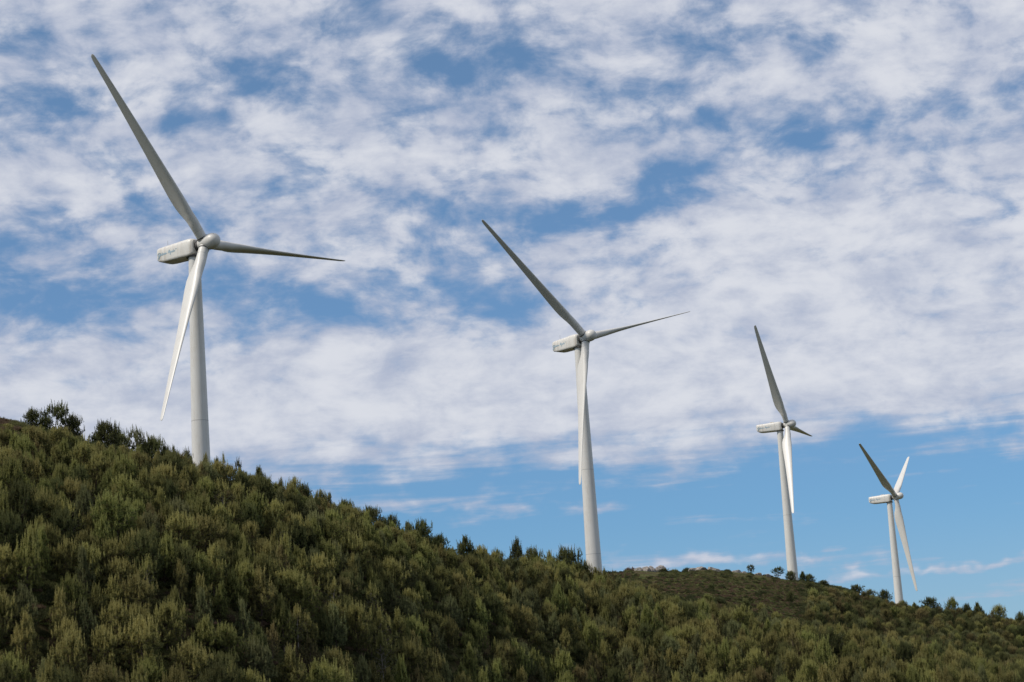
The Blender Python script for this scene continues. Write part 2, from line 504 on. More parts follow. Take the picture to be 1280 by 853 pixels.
def lettering():
    """the two handwritten words on the flank, as far as the photograph shows them"""
    def smooth(p, n=5):
        out = []
        for i in range(len(p) - 1):
            p0, p1, p2, p3 = p[max(0, i - 1)], p[i], p[i + 1], p[min(len(p) - 1, i + 2)]
            for k in range(n):
                t = k / n
                out.append(tuple(.5 * (2 * p1[q] + (p2[q] - p0[q]) * t + (2 * p0[q] - 5 * p1[q] + 4 * p2[q] - p3[q]) * t * t
                                       + (3 * p1[q] - p0[q] - 3 * p2[q] + p3[q]) * t ** 3) for q in (0, 1)))
        return out + [p[-1]]
    S = []
    S.append([(.95, 1.05), (.75, 1.2), (.3, 1.1), (.1, .8), (.35, .62), (.8, .75), (.85, .95), (.7, .3), (.45, -.15), (.2, -.1), (.4, .25), (.95, .55), (1.1, .9), (1.2, .62),
              (1.35, .55), (1.55, 1.15), (1.5, .6), (1.7, .62), (1.85, .88), (1.75, .6), (2.05, .62), (2.1, .9), (2.15, .6), (2.4, .88), (2.35, .62), (2.6, .62), (2.7, .85), (2.55, .85), (2.6, .62), (2.95, .75)])
    S.append([(3.35, .6), (3.75, 1.4), (3.85, .62), (3.6, .95), (4.05, .9), (4.1, .35), (3.95, .2), (4.2, .65), (4.3, .95), (4.45, .68), (4.6, .68), (4.65, 1.0), (4.7, .68),
              (4.9, .7), (4.95, 1.0), (5.05, .7), (5.3, 1.0), (5.2, .72), (5.55, .8)])
    S.append([(5.0, 1.22), (5.12, 1.26)]); S.append([(5.6, 1.2), (6.0, 1.22)])
    V, Fc = [], []
    for s_ in S:
        pts = [(-8.0 + x * 0.86, .95 + .80 * z) for (x, z) in (smooth(s_) if len(s_) > 2 else s_)]
        v, f = stroke(pts, .13, lambda x, z: -(1.60 + (x + 8) * .021) - .03)
        o = len(V); V += v; Fc += [tuple(i + o for i in q) for q in f]
    return V, Fc


TILT = 0.1136427
T_LABEL = ['largest and nearest white wind turbine, standing above dense pines at the left of the ridge',
           'second nearest white wind turbine, its lower blade hanging straight down over its tower',
           'white wind turbine beside the bare rocky hilltop, one blade tall and dark above it',
           'smallest, farthest white wind turbine at the right, one dark blade and one bright one raised']
for i, (tx, ty, tz, yaw, ph, flex) in enumerate(TURB):
    root = empty('wind_turbine', (tx, ty, tz - 60.3), rad(yaw))
    tag(root, T_LABEL[i], 'wind turbine', 'wind turbines in a row along the ridge')
    prof = [(2.3, -1.5), (2.3, .25), (2.0, .3)]
    seam = []
    H = 60.15
    def rad_at(z): return 1.98 + (1.10 - 1.98) * (z / H) ** 1.05
    zs = [.4, 8.1, 29.2, 44.5, H]
    prof += [(rad_at(.4), .4)]
    for z in np.linspace(2, H - .15, 30): prof.append((rad_at(z), z))
    prof.append((rad_at(H), H))
    v, f = lathe(prof, 64)
    tw = mesh_obj('tower', v, f, M_TOWER, root, True)
    for z in (8.2, 29.2):
        v, f = ring((0, 0, z), (0, 0, 1), rad_at(z) - .02, .05, rad_at(z) + .012)
        mesh_obj('flange', v, f, M_SEAM, tw, False)
    top = 60.3
    v, f = nacelle_mesh('body')
    nac = mesh_obj('nacelle', v, f, M_NAC, root, True); nac.location = (0, 0, top - .05)
    nac.data.set_sharp_from_angle(angle=rad(35))
    v, f = nacelle_mesh('collar')
    col_ = mesh_obj('front_collar', v, f, M_NAC, nac, True); col_.data.set_sharp_from_angle(angle=rad(35))
    v, f = lettering(); mesh_obj('lettering', v, f, M_INK, nac)
    v, f = box(-3.4, -1.9, -.55, .55, 3.24, 3.52); hb = mesh_obj('roof_hatch', v, f, M_NAC, nac)
    bm = bmesh.new(); bm.from_mesh(hb.data); bmesh.ops.bevel(bm, geom=bm.edges[:], offset=.08, segments=2, affect='EDGES'); bm.to_mesh(hb.data); bm.free()
    v, f = lathe([(.035, 3.05), (.03, 4.7)], 8)
    ms = mesh_obj('wind_vane_mast', [(x - 7.3, y + .5, z) for (x, y, z) in v], f, M_SEAM, nac)
    v, f = lathe([(1.5, -.25), (1.45, .0), (1.3, .05)], 32); mesh_obj('yaw_bearing', [(x, y, z + .12) for (x, y, z) in v], f, M_DARK, nac)
    # rotor
    ct, st_ = math.cos(TILT), math.sin(TILT)
    hub = np.array([2.924 * ct, 0, top + 1.623 + 2.924 * st_])
    pr = [(.5, -1.15), (1.05, -1.12), (1.12, -.95), (1.2, -.6), (1.30, 0), (1.36, .6), (1.40, 1.2), (1.42, 1.7), (1.39, 2.1), (1.29, 2.48), (1.12, 2.82), (.87, 3.07), (.57, 3.24), (.28, 3.32), (.08, 3.34)]
    v, f = lathe(pr, 48, 'x')
    sp_ = mesh_obj('hub', v, f, M_BLADE, root, True)
    sp_.location = hub; sp_.rotation_euler = (0, -TILT, 0); sp_.data.set_sharp_from_angle(angle=rad(40))
    v, f = lathe([(.95, -2.2), (.95, -1.1)], 32, 'x'); mesh_obj('main_shaft', v, f, M_DARK, sp_, True)
    for k in range(3):
        v, f, s = blade_mesh(rad(ph + 120 * k), flex[k], TILT)
        bl = mesh_obj('blade', v, f, M_BLADE, root, True); bl.location = hub
        bl.data.set_sharp_from_angle(angle=rad(60))
        v, f = ring(s * 1.30, s, .9, .10, 1.03); mesh_obj('root_collar', v, f, M_DARK, bl)
        v, f = ring(s * 2.75, s, .9, .02, .965); mesh_obj('seam', v, f, M_SEAM, bl)

# ------------------------------------------------------------------ pines
M_BARK = flat_mat('pine_bark', (0.085, 0.060, 0.045), 0.9, .4, 6)
M_DEAD = flat_mat('bare_twigs', (0.20, 0.17, 0.14), 0.9, .35, 5)


def leafmat(name, col, tr=.50):
    m, N, b = material(name, 0.75)
    oi = N.n('ShaderNodeObjectInfo')
    t = N.n('ShaderNodeTexCoord')
    f = N.noise(t.outputs['Object'], 1.6, 4, .6)
    c = N.mix(f, tuple(x * .62 for x in col) + (1,), tuple(x * 1.38 for x in col) + (1,))
    hs = N.n('ShaderNodeHueSaturation')
    N.put(hs.inputs['Hue'], N.remap(oi.outputs['Random'], 0, 1, .488, .510, False))
    N.put(hs.inputs['Value'], N.remap(N.math('FRACT', N.math('MULTIPLY', oi.outputs['Random'], 7.31)), 0, 1, .74, 1.28, False))
    N.put(hs.inputs['Color'], c)
    m.node_tree.links.new(hs.outputs[0], b.inputs['Base Color'])
    b.inputs['Specular IOR Level'].default_value = .25
    tl = N.n('ShaderNodeBsdfTranslucent'); m.node_tree.links.new(hs.outputs[0], tl.inputs[0])
    mx = N.n('ShaderNodeMixShader'); mx.inputs[0].default_value = tr
    m.node_tree.links.new(b.outputs[0], mx.inputs[1]); m.node_tree.links.new(tl.outputs[0], mx.inputs[2])
    out = [n for n in m.node_tree.nodes if n.type == 'OUTPUT_MATERIAL'][0]
    m.node_tree.links.new(mx.outputs[0], out.inputs['Surface'])
    return m


TONES = {  # needles, young shoots
    'olive': ((.162, .160, .053), (.340, .308, .112)),
    'yellow-green': ((.154, .172, .050), (.325, .322, .108)),
    'dark green': ((.088, .103, .037), (.160, .164, .061)),
    'grey-green': ((.134, .146, .063), (.255, .255, .112)),
    'brown-tinged': ((.158, .138, .057), (.285, .240, .100))}
LM = {k: (leafmat('needles_' + k.replace('-', '_').replace(' ', '_'), v[0]), leafmat('shoots_' + k.replace('-', '_').replace(' ', '_'), v[1])) for k, v in TONES.items()}


def needles(pos, dirs, ln, wd, per, spread, rs):
    """per needles (thin triangles) around each tuft axis; returns verts, faces"""
    n = len(pos)
    p = np.repeat(pos, per, 0); d = np.repeat(dirs, per, 0); L = np.repeat(ln, per)
    rnd = rs.normal(size=p.shape)
    nd = d + spread * rnd / np.linalg.norm(rnd, axis=1, keepdims=True)
    nd /= np.linalg.norm(nd, axis=1, keepdims=True)
    off = rs.uniform(0, 1, (len(p), 1))
    st = p + d * off * L[:, None] * .8
    L2 = L * rs.uniform(.6, 1.1, len(p))
    side = np.cross(nd, rs.normal(size=p.shape)); side /= np.linalg.norm(side, axis=1, keepdims=True) + 1e-9
    w = (wd * rs.uniform(.7, 1.3, len(p)))[:, None]
    v = np.stack([st - side * w, st + side * w, st + nd * L2[:, None]], 1)
    return v.reshape(-1, 3), np.arange(len(p) * 3).reshape(-1, 3)


def candles(pos, dirs, ln, per, rs):
    """upright shoots: short needles along a long axis, like bottle brushes that taper"""
    p = np.repeat(pos, per, 0); d = np.repeat(dirs, per, 0); L = np.repeat(ln, per)
    t = rs.uniform(0, 1, len(p))
    rnd = rs.normal(size=p.shape)
    nd = d * 1.0 + .75 * rnd / np.linalg.norm(rnd, axis=1, keepdims=True)
    nd /= np.linalg.norm(nd, axis=1, keepdims=True)
    st = p + d * (t * L)[:, None]
    L2 = (.07 + .25 * (1 - t)) * rs.uniform(.7, 1.2, len(p))
    side = np.cross(nd, rs.normal(size=p.shape)); side /= np.linalg.norm(side, axis=1, keepdims=True) + 1e-9
    w = (.021 * rs.uniform(.7, 1.3, len(p)))[:, None]
    v = np.stack([st - side * w, st + side * w, st + nd * L2[:, None]], 1)
    return v.reshape(-1, 3), np.arange(len(p) * 3).reshape(-1, 3)


def twig(V, Fc, a, b, ra, rb, n=4):
    a, b = np.array(a), np.array(b); d = b - a; L = np.linalg.norm(d)
    if L < 1e-5: return
    d /= L; t = np.cross(d, [0.3, .2, 1.0]); t /= np.linalg.norm(t); u = np.cross(d, t); o = len(V)
    for (c, r) in ((a, ra), (b, rb)):
        for k in range(n):
            q = 2 * math.pi * k / n
            V.append(c + r * (math.cos(q) * t + math.sin(q) * u))
    for k in range(n): Fc.append((o + k, o + (k + 1) % n, o + n + (k + 1) % n, o + n + k))


def make_pine(seed, form, tone):
    """meshes of unit-free pine, about 5 m high: trunk with limbs, crown of needle tufts and upright young shoots"""
    rs = np.random.RandomState(seed)
    H = 5.0
    wid = {'bushy': 1.65, 'slender': 1.05, 'sparse': 1.35, 'broad': 2.0, 'open': 1.9, 'young': 1.35}[form]
    z0 = {'bushy': .5, 'slender': .6, 'sparse': .9, 'broad': .6, 'open': 1.1, 'young': .4}[form]
    TV, TF = [], []
    bend = rs.normal(size=2) * .12
    def ax(z): return np.array([bend[0] * (z / H) ** 2 * H * .5, bend[1] * (z / H) ** 2 * H * .5, z])
    zz = np.linspace(-.4, H * .97, 12)
    for i in range(11):
        r = lambda z: .012 + .085 * (1 - max(z, 0) / H)
        twig(TV, TF, ax(zz[i]), ax(zz[i + 1]), r(zz[i]), r(zz[i + 1]), 7)
    tp, td, tl, kp, kl = [], [], [], [], []
    z = z0
    while z < H * .95:
        t = (z - z0) / (H - z0)
        if form == 'open': prof = math.sin(math.pi * min(1, (t * .9 + .12))) ** .6 * (1 - .25 * t)
        elif form in ('bushy', 'broad'): prof = (1 - t ** 1.35) ** .95 * (.84 + .5 * math.sin(t * 2.6)) + .08
        else: prof = (1 - t) ** .95 * (.95 + .4 * math.sin(t * 3)) + .07
        nb = rs.randint(5, 8) if form not in ('sparse', 'open') else rs.randint(3, 6)
        a0 = rs.uniform(0, 6.28)
        for k in range(nb):
            a = a0 + 6.283 * k / nb + rs.normal() * .25
            L = max(.22, wid * prof * rs.uniform(.65, 1.22))
            rise = rs.uniform(.25, .6) + .6 * t
            base = ax(z)
            pts = [base]
            for s in (0.35, .7, 1.0):
                pts.append(base + np.array([math.cos(a) * L * s, math.sin(a) * L * s, L * (rise * s * .55 + .35 * s * s)]))
            for i in range(3): twig(TV, TF, pts[i], pts[i + 1], .028 * (1 - i * .3) * (1.1 - t * .6), .028 * (1 - (i + 1) * .3) * (1.1 - t * .6), 3)
            nt = max(3, int(L * {'sparse': 5.5, 'open': 11.0}.get(form, 10.0 if tone == 'dark green' else 8.0)))
            for q in range(nt):
                s = rs.uniform(.25, 1.03) if form != 'open' else rs.uniform(.45, 1.05)
                seg = min(2, int(s * 2.99)); u = np.clip((s - (0, .35, .7)[seg]) / .33, 0, 1)
                p = pts[seg] * (1 - u) + pts[seg + 1] * u
                lat = rs.normal(size=3) * np.array([.17, .17, .07]) * (1.3 - .5 * s) * L ** .5
                p2 = p + lat + np.array([0, 0, .05])
                twig(TV, TF, p, p2, .010, .006, 3)
                dd = np.array([math.cos(a) * .45, math.sin(a) * .45, .75]) + rs.normal(size=3) * .35
                tp.append(p2); td.append(dd / np.linalg.norm(dd)); tl.append(rs.uniform(.15, .24))
                outer = s > .62 or t > .7
                if rs.uniform() < (.40 if t > .42 else .20 if outer else .05):
                    kp.append(p2 + np.array([0, 0, .08])); kl.append(rs.uniform(.65, 1.30) * (1.15 if t > .5 else .85))
        z += rs.uniform(.30, .44) if form not in ('sparse', 'open') else rs.uniform(.36, .52)
    for k in range(5):     # leading shoots at the very top
        q = ax(H * .95) + np.array([rs.normal() * .09, rs.normal() * .09, 0])
        kp.append(q); kl.append(rs.uniform(.7, 1.1))
        tp.append(q - [0, 0, .1]); td.append(np.array([0, 0, 1.0])); tl.append(.2)
    kp.append(ax(H * .95)); kl.append(.7 if tone == 'dark green' else 1.1)
    tp, td, tl = np.array(tp), np.array(td), np.array(tl)
    kp, kl = np.array(kp), np.array(kl)
    v1, f1 = needles(tp, td, tl, .021, 24, 1.25, rs)
    kd = np.tile([0, 0, 1.0], (len(kp), 1)) + rs.normal(size=(len(kp), 3)) * .12
    kd /= np.linalg.norm(kd, axis=1, keepdims=True)
    v2, f2 = candles(kp, kd, kl, 64, rs)
    cv = np.concatenate([v1, v2]); cf = np.concatenate([f1, f2 + len(v1)])
    mi = np.concatenate([np.zeros(len(f1), int), np.ones(len(f2), int)])
    hgt = cv[:, 2].max()
    return dict(form=form, tone=tone, tv=np.array(TV), tf=TF, cv=cv, cf=cf, mi=mi, h=hgt,
                w=np.percentile(np.hypot(cv[:, 0], cv[:, 1]), 95))


SPEC = [('bushy', 'olive'), ('bushy', 'yellow-green'), ('broad', 'olive'), ('broad', 'dark green'), ('slender', 'olive'), ('slender', 'grey-green'),
        ('young', 'yellow-green'), ('young', 'olive'), ('sparse', 'brown-tinged'), ('sparse', 'olive'), ('bushy', 'dark green'), ('bushy', 'grey-green'),
        ('open', 'dark green'), ('open', 'grey-green'), ('slender', 'dark green'), ('broad', 'brown-tinged'), ('young', 'grey-green'), ('sparse', 'dark green')]
PINES = []
SRC = bpy.data.collections.new('pine_sources')      # not part of the scene: the shapes the distant woodland repeats
for i, (fm, tn) in enumerate(SPEC):
    p = make_pine(100 + i, fm, tn)
    cm = mesh_obj('crown', p['cv'], p['cf'], [LM[tn][0], LM[tn][1]], None, False, p['mi'])
    tm = mesh_obj('trunk', p['tv'], p['tf'], M_DEAD if fm == 'sparse' and tn == 'olive' else M_BARK, None, True)
    p['cm'], p['tm'] = cm.data, tm.data
    nv = len(p['cv'])
    allf = [tuple(x) for x in p['cf'].tolist()] + [tuple(int(q) + nv for q in f) for f in p['tf']]
    jm = mesh_obj('pine_%02d' % i, np.concatenate([p['cv'], p['tv']]), allf, [LM[tn][0], LM[tn][1], M_BARK], None, False,
                  np.concatenate([p['mi'], np.full(len(p['tf']), 2)]))
    COL.objects.unlink(jm); SRC.objects.link(jm)
    for o in (cm, tm): bpy.data.objects.remove(o)
    PINES.append(p)
IDX = {s: i for i, s in enumerate(SPEC)}

# ---- trees of the skyline, one by one: top pixel, crown width in pixels, distance factor of the crest, form, tone, label
SKY_T = [
    (54, 517, 20, 'A', 1.01, 'bushy', 'dark green', 'low dark pine wedged between round pine and tallest pine, upper left'),
    (121, 538, 20, 'A', 1.00, 'bushy', 'dark green', 'small dark pine at the left foot of the broad left skyline pine'),
    (145, 530, 22, 'A', 1.01, 'bushy', 'dark green', 'dark pine directly behind the broad left skyline pine, on its right'),
    (180, 546, 22, 'A', 1.01, 'bushy', 'grey-green', 'grey-green pine between thin see-through pine and round pine, left skyline'),
    (206, 552, 17, 'A', 1.00, 'bushy', 'dark green', 'dark pine at the right foot of the round pine, left skyline'),
    (40, 507, 23, 'A', 1.00, 'bushy', 'dark green', 'round dark pine on the skyline, leftmost of the upper left trio'),
    (68, 499, 38, 'A', 1.00, 'open', 'dark green', 'tallest open-crowned dark pine on the skyline at the upper left'),
    (91, 514, 24, 'A', 1.00, 'bushy', 'dark green', 'small dark pine right of the tallest upper left skyline pine'),
    (134, 521, 38, 'A', 1.00, 'broad', 'dark green', 'broad dark pine on the skyline halfway between corner trio and nearest tower'),
    (153, 537, 24, 'A', 1.00, 'bushy', 'grey-green', 'low dark pine squeezed between broad pine and open pine on left skyline'),
    (170, 529, 25, 'A', 1.00, 'open', 'grey-green', 'thin see-through pine left of the round pine near the nearest tower'),
    (192, 540, 36, 'A', 1.00, 'broad', 'dark green', 'round dark pine on the skyline left of the nearest tower, below blade tip'),
    (219, 553, 12, 'A', 1.00, 'young', 'grey-green', 'pointed young pine just left of the nearest tower'),
    (233, 556, 15, 'A', 1.00, 'open', 'grey-green', 'open-topped young pine touching the left side of the nearest tower'),
    (256, 563, 13, 'A', 1.00, 'young', 'olive', 'pointed young pine in front of the nearest tower'),
    (270, 569, 12, 'A', 1.00, 'slender', 'dark green', 'small pine at the right foot of the nearest tower'),
    (279, 563, 9, 'A', 1.00, 'sparse', 'olive', 'spindly pine tip a little right of the nearest tower'),
    (299, 570, 14, 'A', 1.00, 'sparse', 'dark green', 'sparse skyline pine second to the right of the nearest tower'),
    (325, 580, 16, 'A', 1.00, 'slender', 'dark green', 'tall slim skyline pine right of the nearest tower, above a step down'),
    (350, 594, 10, 'A', 1.00, 'young', 'olive', 'narrow young pine on the skyline left of a twin-topped pine'),
    (366, 592, 18, 'A', 1.00, 'bushy', 'olive', 'twin-topped bushy pine on the sloping skyline'),
    (380, 601, 18, 'A', 1.00, 'bushy', 'dark green', 'low dark pine beside the twin-topped pine on the skyline'),
    (400, 609, 16, 'A', 1.00, 'bushy', 'olive', 'conical olive pine on the descending skyline left of the middle'),
    (411, 613, 9, 'A', 1.00, 'slender', 'grey-green', 'thin pine tip right behind the conical olive skyline pine'),
    (432, 621, 22, 'A', 1.00, 'broad', 'dark green', 'wide dark pine on the descending skyline, right of the thin tip'),
    (464, 629, 26, 'A', 1.00, 'broad', 'dark green', 'wide bushy pine on the skyline midway between the two nearest towers'),
    (490, 640, 18, 'A', 1.00, 'bushy', 'dark green', 'pointed dark pine on the skyline left of a forked pair'),
    (508, 648, 16, 'A', 1.00, 'young', 'grey-green', 'lower half of a forked pair of skyline pines'),
    (525, 645, 24, 'A', 1.00, 'bushy', 'dark green', 'taller half of a forked pair of skyline pines before the gap'),
    (545, 664, 24, 'A', 1.00, 'broad', 'dark green', 'sloping-shouldered dark pine at the lip of the skyline gap'),
    (582, 667, 22, 'A', 1.00, 'slender', 'dark green', 'lone pointed pine just after the gap in the skyline'),
    (600, 678, 18, 'A', 1.00, 'bushy', 'olive', 'low olive pine right of the lone pointed pine'),
    (620, 682, 16, 'A', 1.00, 'bushy', 'grey-green', 'low pine left of the tall narrow pine on the skyline'),
    (644, 669, 15, 'A', 1.00, 'slender', 'dark green', 'tall narrow dark pine standing alone against blue sky'),
    (665, 680, 24, 'A', 1.00, 'bushy', 'dark green', 'bushy pine right of the tall narrow skyline pine'),
    (686, 685, 16, 'A', 1.00, 'young', 'olive', 'young pine between two bushy pines left of the second tower'),
    (710, 678, 34, 'A', 1.00, 'broad', 'dark green', 'large many-topped pine left of the second tower'),
    (730, 697, 18, 'A', 0.99, 'bushy', 'olive', 'low olive pine against the left side of the second tower'),
    (745, 706, 16, 'A', 0.99, 'bushy', 'olive', 'low bushy pine hiding the foot of the second tower'),
    (755, 706, 8, 'A', 0.99, 'young', 'olive', 'small pine touching the right side of the second tower'),
    (766, 709, 6, 'A', 0.99, 'sparse', 'grey-green', 'thin pine tip right of the second tower'),
    (780, 711, 8, 'A', 0.99, 'sparse', 'dark green', 'small thin pine at the left end of the rocky hilltop'),
    (829, 710, 13, 'B', 0.96, 'bushy', 'dark green', 'dark bushy pine in front of the left rock pile'),
    (938, 704, 11, 'B', 0.99, 'open', 'dark green', 'lone small round pine on the bare hilltop skyline'),
    (971, 707, 15, 'B', 0.98, 'open', 'dark green', 'open dark pine left of the third tower at the end of the bare hilltop'),
    (987, 712, 14, 'B', 0.98, 'bushy', 'dark green', 'dark pine touching the third tower from the left'),
    (1002, 713, 10, 'B', 0.98, 'slender', 'dark green', 'slim dark pine touching the third tower from the right'),
    (1011, 716, 14, 'B', 0.98, 'bushy', 'dark green', 'dark pine second to the right of the third tower'),
    (1029, 724, 15, 'B', 0.98, 'bushy', 'dark green', 'dark pine at the right end of the clump by the third tower'),
    (1047, 732, 14, 'B', 0.98, 'bushy', 'olive', 'low olive pine between the dark clump and a round pine'),
    (1069, 729, 19, 'B', 0.98, 'broad', 'dark green', 'round pine on the skyline midway between third and fourth towers'),
    (1086, 735, 14, 'B', 0.98, 'bushy', 'olive', 'olive pine between two rounder pines left of the fourth tower'),
    (1104, 735, 18, 'B', 0.98, 'broad', 'dark green', 'dark rounded pine left of the fourth tower'),
    (1127, 749, 12, 'B', 0.97, 'bushy', 'olive', 'low pine at the foot of the fourth tower'),
    (1143, 752, 8, 'B', 0.98, 'young', 'dark green', 'small pine under the lower blade tip of the fourth turbine'),
    (1162, 744, 22, 'B', 0.98, 'broad', 'dark green', 'wide dark pine right of the fourth tower'),
    (1187, 744, 17, 'B', 0.98, 'bushy', 'yellow-green', 'light green pine right of the wide dark pine'),
    (1208, 752, 13, 'B', 0.98, 'bushy', 'dark green', 'dark pine left of two close pines near the right edge'),
    (1222, 751, 14, 'B', 0.98, 'slender', 'dark green', 'pointed dark pine near the right edge of the skyline'),
    (1246, 754, 20, 'B', 0.98, 'broad', 'grey-green', 'broad grey-green pine on the skyline near the right edge'),
    (1275, 762, 14, 'B', 0.98, 'bushy', 'dark green', 'dark pine on the skyline at the right edge'),
]
trees = []     # x, y, z, h, widthscale, variant, rot, label


def crest(a, which):
    T = TA if which == 'A' else TB
    return float(np.interp(a, T[:, 0], T[:, 1]))


def add_tree(x, y, h, wpx, form, tone, label, rot=None):
    i = IDX.get((form, tone))
    if i is None: i = [k for k, s in enumerate(SPEC) if s[0] == form][0]
    p = PINES[i]
    z = float(ground(x, y))
    r = math.sqrt(x * x + y * y + z * z)
    ws = (wpx * r / F_PX / 2) / (p['w']) if wpx else None
    trees.append([x, y, z, h, ws, i, RS.uniform(0, 6.28) if rot is None else rot, label, r])


for (px, py, wpx, wh, kf, form, tone, lab) in SKY_T:
    a, e = az_el(px, py)
    r = crest(a, wh) * kf
    x, y = r * math.sin(a), r * math.cos(a)
    zt = r * math.tan(e)
    h = zt - float(ground(x, y))
    if wh == 'A' and 290 < px < 720: wpx *= 1.25
    add_tree(x, y, max(1.0, h), wpx, form, tone, lab)
    print('SKY', px, wh, round(h, 2))

# the skyline limits the height of every other tree
sk = np.array([az_el(*q) for q in [(-300, 470), (0, 524), (28, 530), (50, 530), (80, 532), (110, 550), (150, 555), (180, 559), (210, 563), (250, 567), (300, 581), (350, 602), (400, 619), (450, 634), (500, 655),
                                   (545, 674), (570, 688), (600, 686), (640, 694), (690, 690), (735, 709), (780, 719), (812, 728), (850, 727), (900, 727), (925, 729), (950, 731), (1000, 723),
                                   (1040, 734), (1080, 739), (1120, 753), (1160, 757), (1200, 758), (1250, 763), (1290, 770), (1400, 785)]])
sk = sk[np.argsort(sk[:, 0])]

# ---- woodland on both slopes, thrown dart by dart
cell = {}


def free(x, y, d):
    gx, gy = int(x // 4), int(y // 4)
    for i in (-1, 0, 1):
        for j in (-1, 0, 1):
            for (u, v, d2) in cell.get((gx + i, gy + j), ()):
                if (u - x) ** 2 + (v - y) ** 2 < (min(d, d2)) ** 2: return False
    return True


def put(x, y, d): cell.setdefault((int(x // 4), int(y // 4)), []).append((x, y, d))


for t in trees: put(t[0], t[1], 1.5)
for t in TURB: put(t[0], t[1], 4.5)
A_MIN, A_MAX = rad(-17.5), rad(17.5)
cand = []
for k in range(42000):
    a = RS.uniform(A_MIN, A_MAX)
    ra = crest(a, 'A'); rb = crest(a, 'B')
    r0 = np.interp(a, TA[:, 0], TA[:, 3])
    if RS.uniform() < .55:
        r = RS.uniform(r0 - 55, ra + 14); zone = 'A'
    else:
        r = RS.uniform(ra, rb + 6); zone = 'B'
    x, y = r * math.sin(a), r * math.cos(a)
    clump = .5 + .5 * math.sin(x * .09 + 2 * math.sin(y * .05)) * math.cos(y * .07 + x * .03)
    if zone == 'B':
        pxx, pyy = project((x, y, float(ground(x, y))))
        bare = (760 < pxx < 1010) and r > 525 + 50 * (abs(pxx - 880) / 120)
        if bare and RS.uniform() < .97: continue
        if RS.uniform() > (.85 if pxx > 1010 else .55) + .45 * clump: continue
        d = 2.6 if pxx > 1010 else 3.0; hh = RS.uniform(2.8, 5.8) if pxx > 1010 else RS.uniform(2.2, 5.0)
    else:
        if RS.uniform() > .72 + .28 * clump: continue
        g_ = min(1, max(0, (ra - r) / (ra - r0)))
        d = (2.4 + 1.5 * g_ ** 1.3) * RS.uniform(.8, 1.2); hh = (3.3 + 2.8 * RS.beta(2, 2) + .5 * clump) * (1 + .60 * g_ ** 1.3) * (1.25 if RS.uniform() < .12 else 1)
    if not free(x, y, d): continue
    z = float(ground(x, y))
    if project((x, y, z))[1] > 853 + .72 * hh * F_PX / r: continue     # only a tip would show
    e_lim = float(np.interp(a, sk[:, 0], sk[:, 1]))
    hmax = r * math.tan(e_lim) - z
    if hmax < 1.3: continue
    hh = min(hh, hmax * RS.uniform(.76, 1.10))
    put(x, y, d)
    patch = math.sin(x * .06 + 3 * math.sin(y * .021)) + math.sin(y * .075 + x * .04)     # stands of like colour
    if zone == 'B':
        wgt = {0: 2, 2: 1.5, 3: 2.5, 10: 3, 11: 2, 8: 2.0, 15: 4.0 + 2 * patch, 17: 1, 14: 1, 1: 1}
    else:
        wgt = {0: 3.5, 1: 3.0 + 1.5 * patch, 2: 2.4, 3: .8 - .35 * patch, 4: 2.4, 5: 1.2, 6: 3 + 1.4 * patch, 7: 3, 8: 1.0 - .4 * patch, 9: 1, 10: 1.2, 11: .8, 14: .5, 15: .12, 16: 1.0}
    ks = list(wgt); pw_ = np.array([max(0.0, wgt[q]) for q in ks]); i = ks[RS.choice(len(ks), p=pw_ / pw_.sum())]
    trees.append([x, y, z, hh, None, i, RS.uniform(0, 6.28), None, math.sqrt(x * x + y * y + z * z)])

# ---- how large each shows: paint crowns near to far over a small frame
SW, SH = 640, 427
filled = np.zeros((SH, SW), bool)
colaz = np.array([az_el(2 * c_ + 1, 700)[0] for c_ in range(SW)])
rg = np.arange(200, 960, 4.0)
EL = np.stack([np.maximum.accumulate(np.arctan2(ground(rg * math.sin(a), rg * math.cos(a)), rg)) for a in colaz])
order = sorted(range(len(trees)), key=lambda k: trees[k][8])
vis = np.zeros(len(trees), int); cxy = np.zeros((len(trees), 2))
for k in order:
    x, y, z, h, ws, i, rot, lab, r = trees[k]
    p = PINES[i]
    if ws is None:
        sc = h / p['h']; ws = sc ** .8 * RS.uniform(.92, 1.34); trees[k][4] = ws
    bx, by = project((x, y, z)); qx, qy = project((x, y, z + h))
    wp = ws * p['w'] * F_PX / r
    ys = np.arange(int(qy / 2), int(by / 2) + 1)
    hit = []
    for yy in ys:
        if yy < 0 or yy >= SH: continue
        t = (by - 2 * yy) / max(1, by - qy)
        if t < .12: continue
        cx = bx + (qx - bx) * t
        hw = wp * min(1, (1 - t) ** .7 * 1.25)
        x0, x1 = max(0, int((cx - hw) / 2)), min(SW - 1, int((cx + hw) / 2))
        if x1 < x0: continue
        cm_ = (x0 + x1) // 2
        el = az_el(2 * cm_, 2 * yy)[1]
        if el < EL[cm_, min(len(rg) - 1, max(0, int((r - 200) / 4)))] - .0005: continue
        row = ~filled[yy, x0:x1 + 1]
        n_ = int(row.sum())
        if n_:
            vis[k] += n_; hit.append((n_, cx, 2 * yy)); filled[yy, x0:x1 + 1] = True
    if hit:
        hh = np.array(hit, float); cxy[k] = (hh[:, 0] @ hh[:, 1] / hh[:, 0].sum(), hh[:, 0] @ hh[:, 2] / hh[:, 0].sum())
rank = sorted(range(len(trees)), key=lambda k: -(vis[k] + (100000 if trees[k][7] else 0)))
TOP = rank[:300]
print('TREES', len(trees), 'visible', int((vis > 0).sum()), 'smallest of the 300:', vis[TOP[-1]])

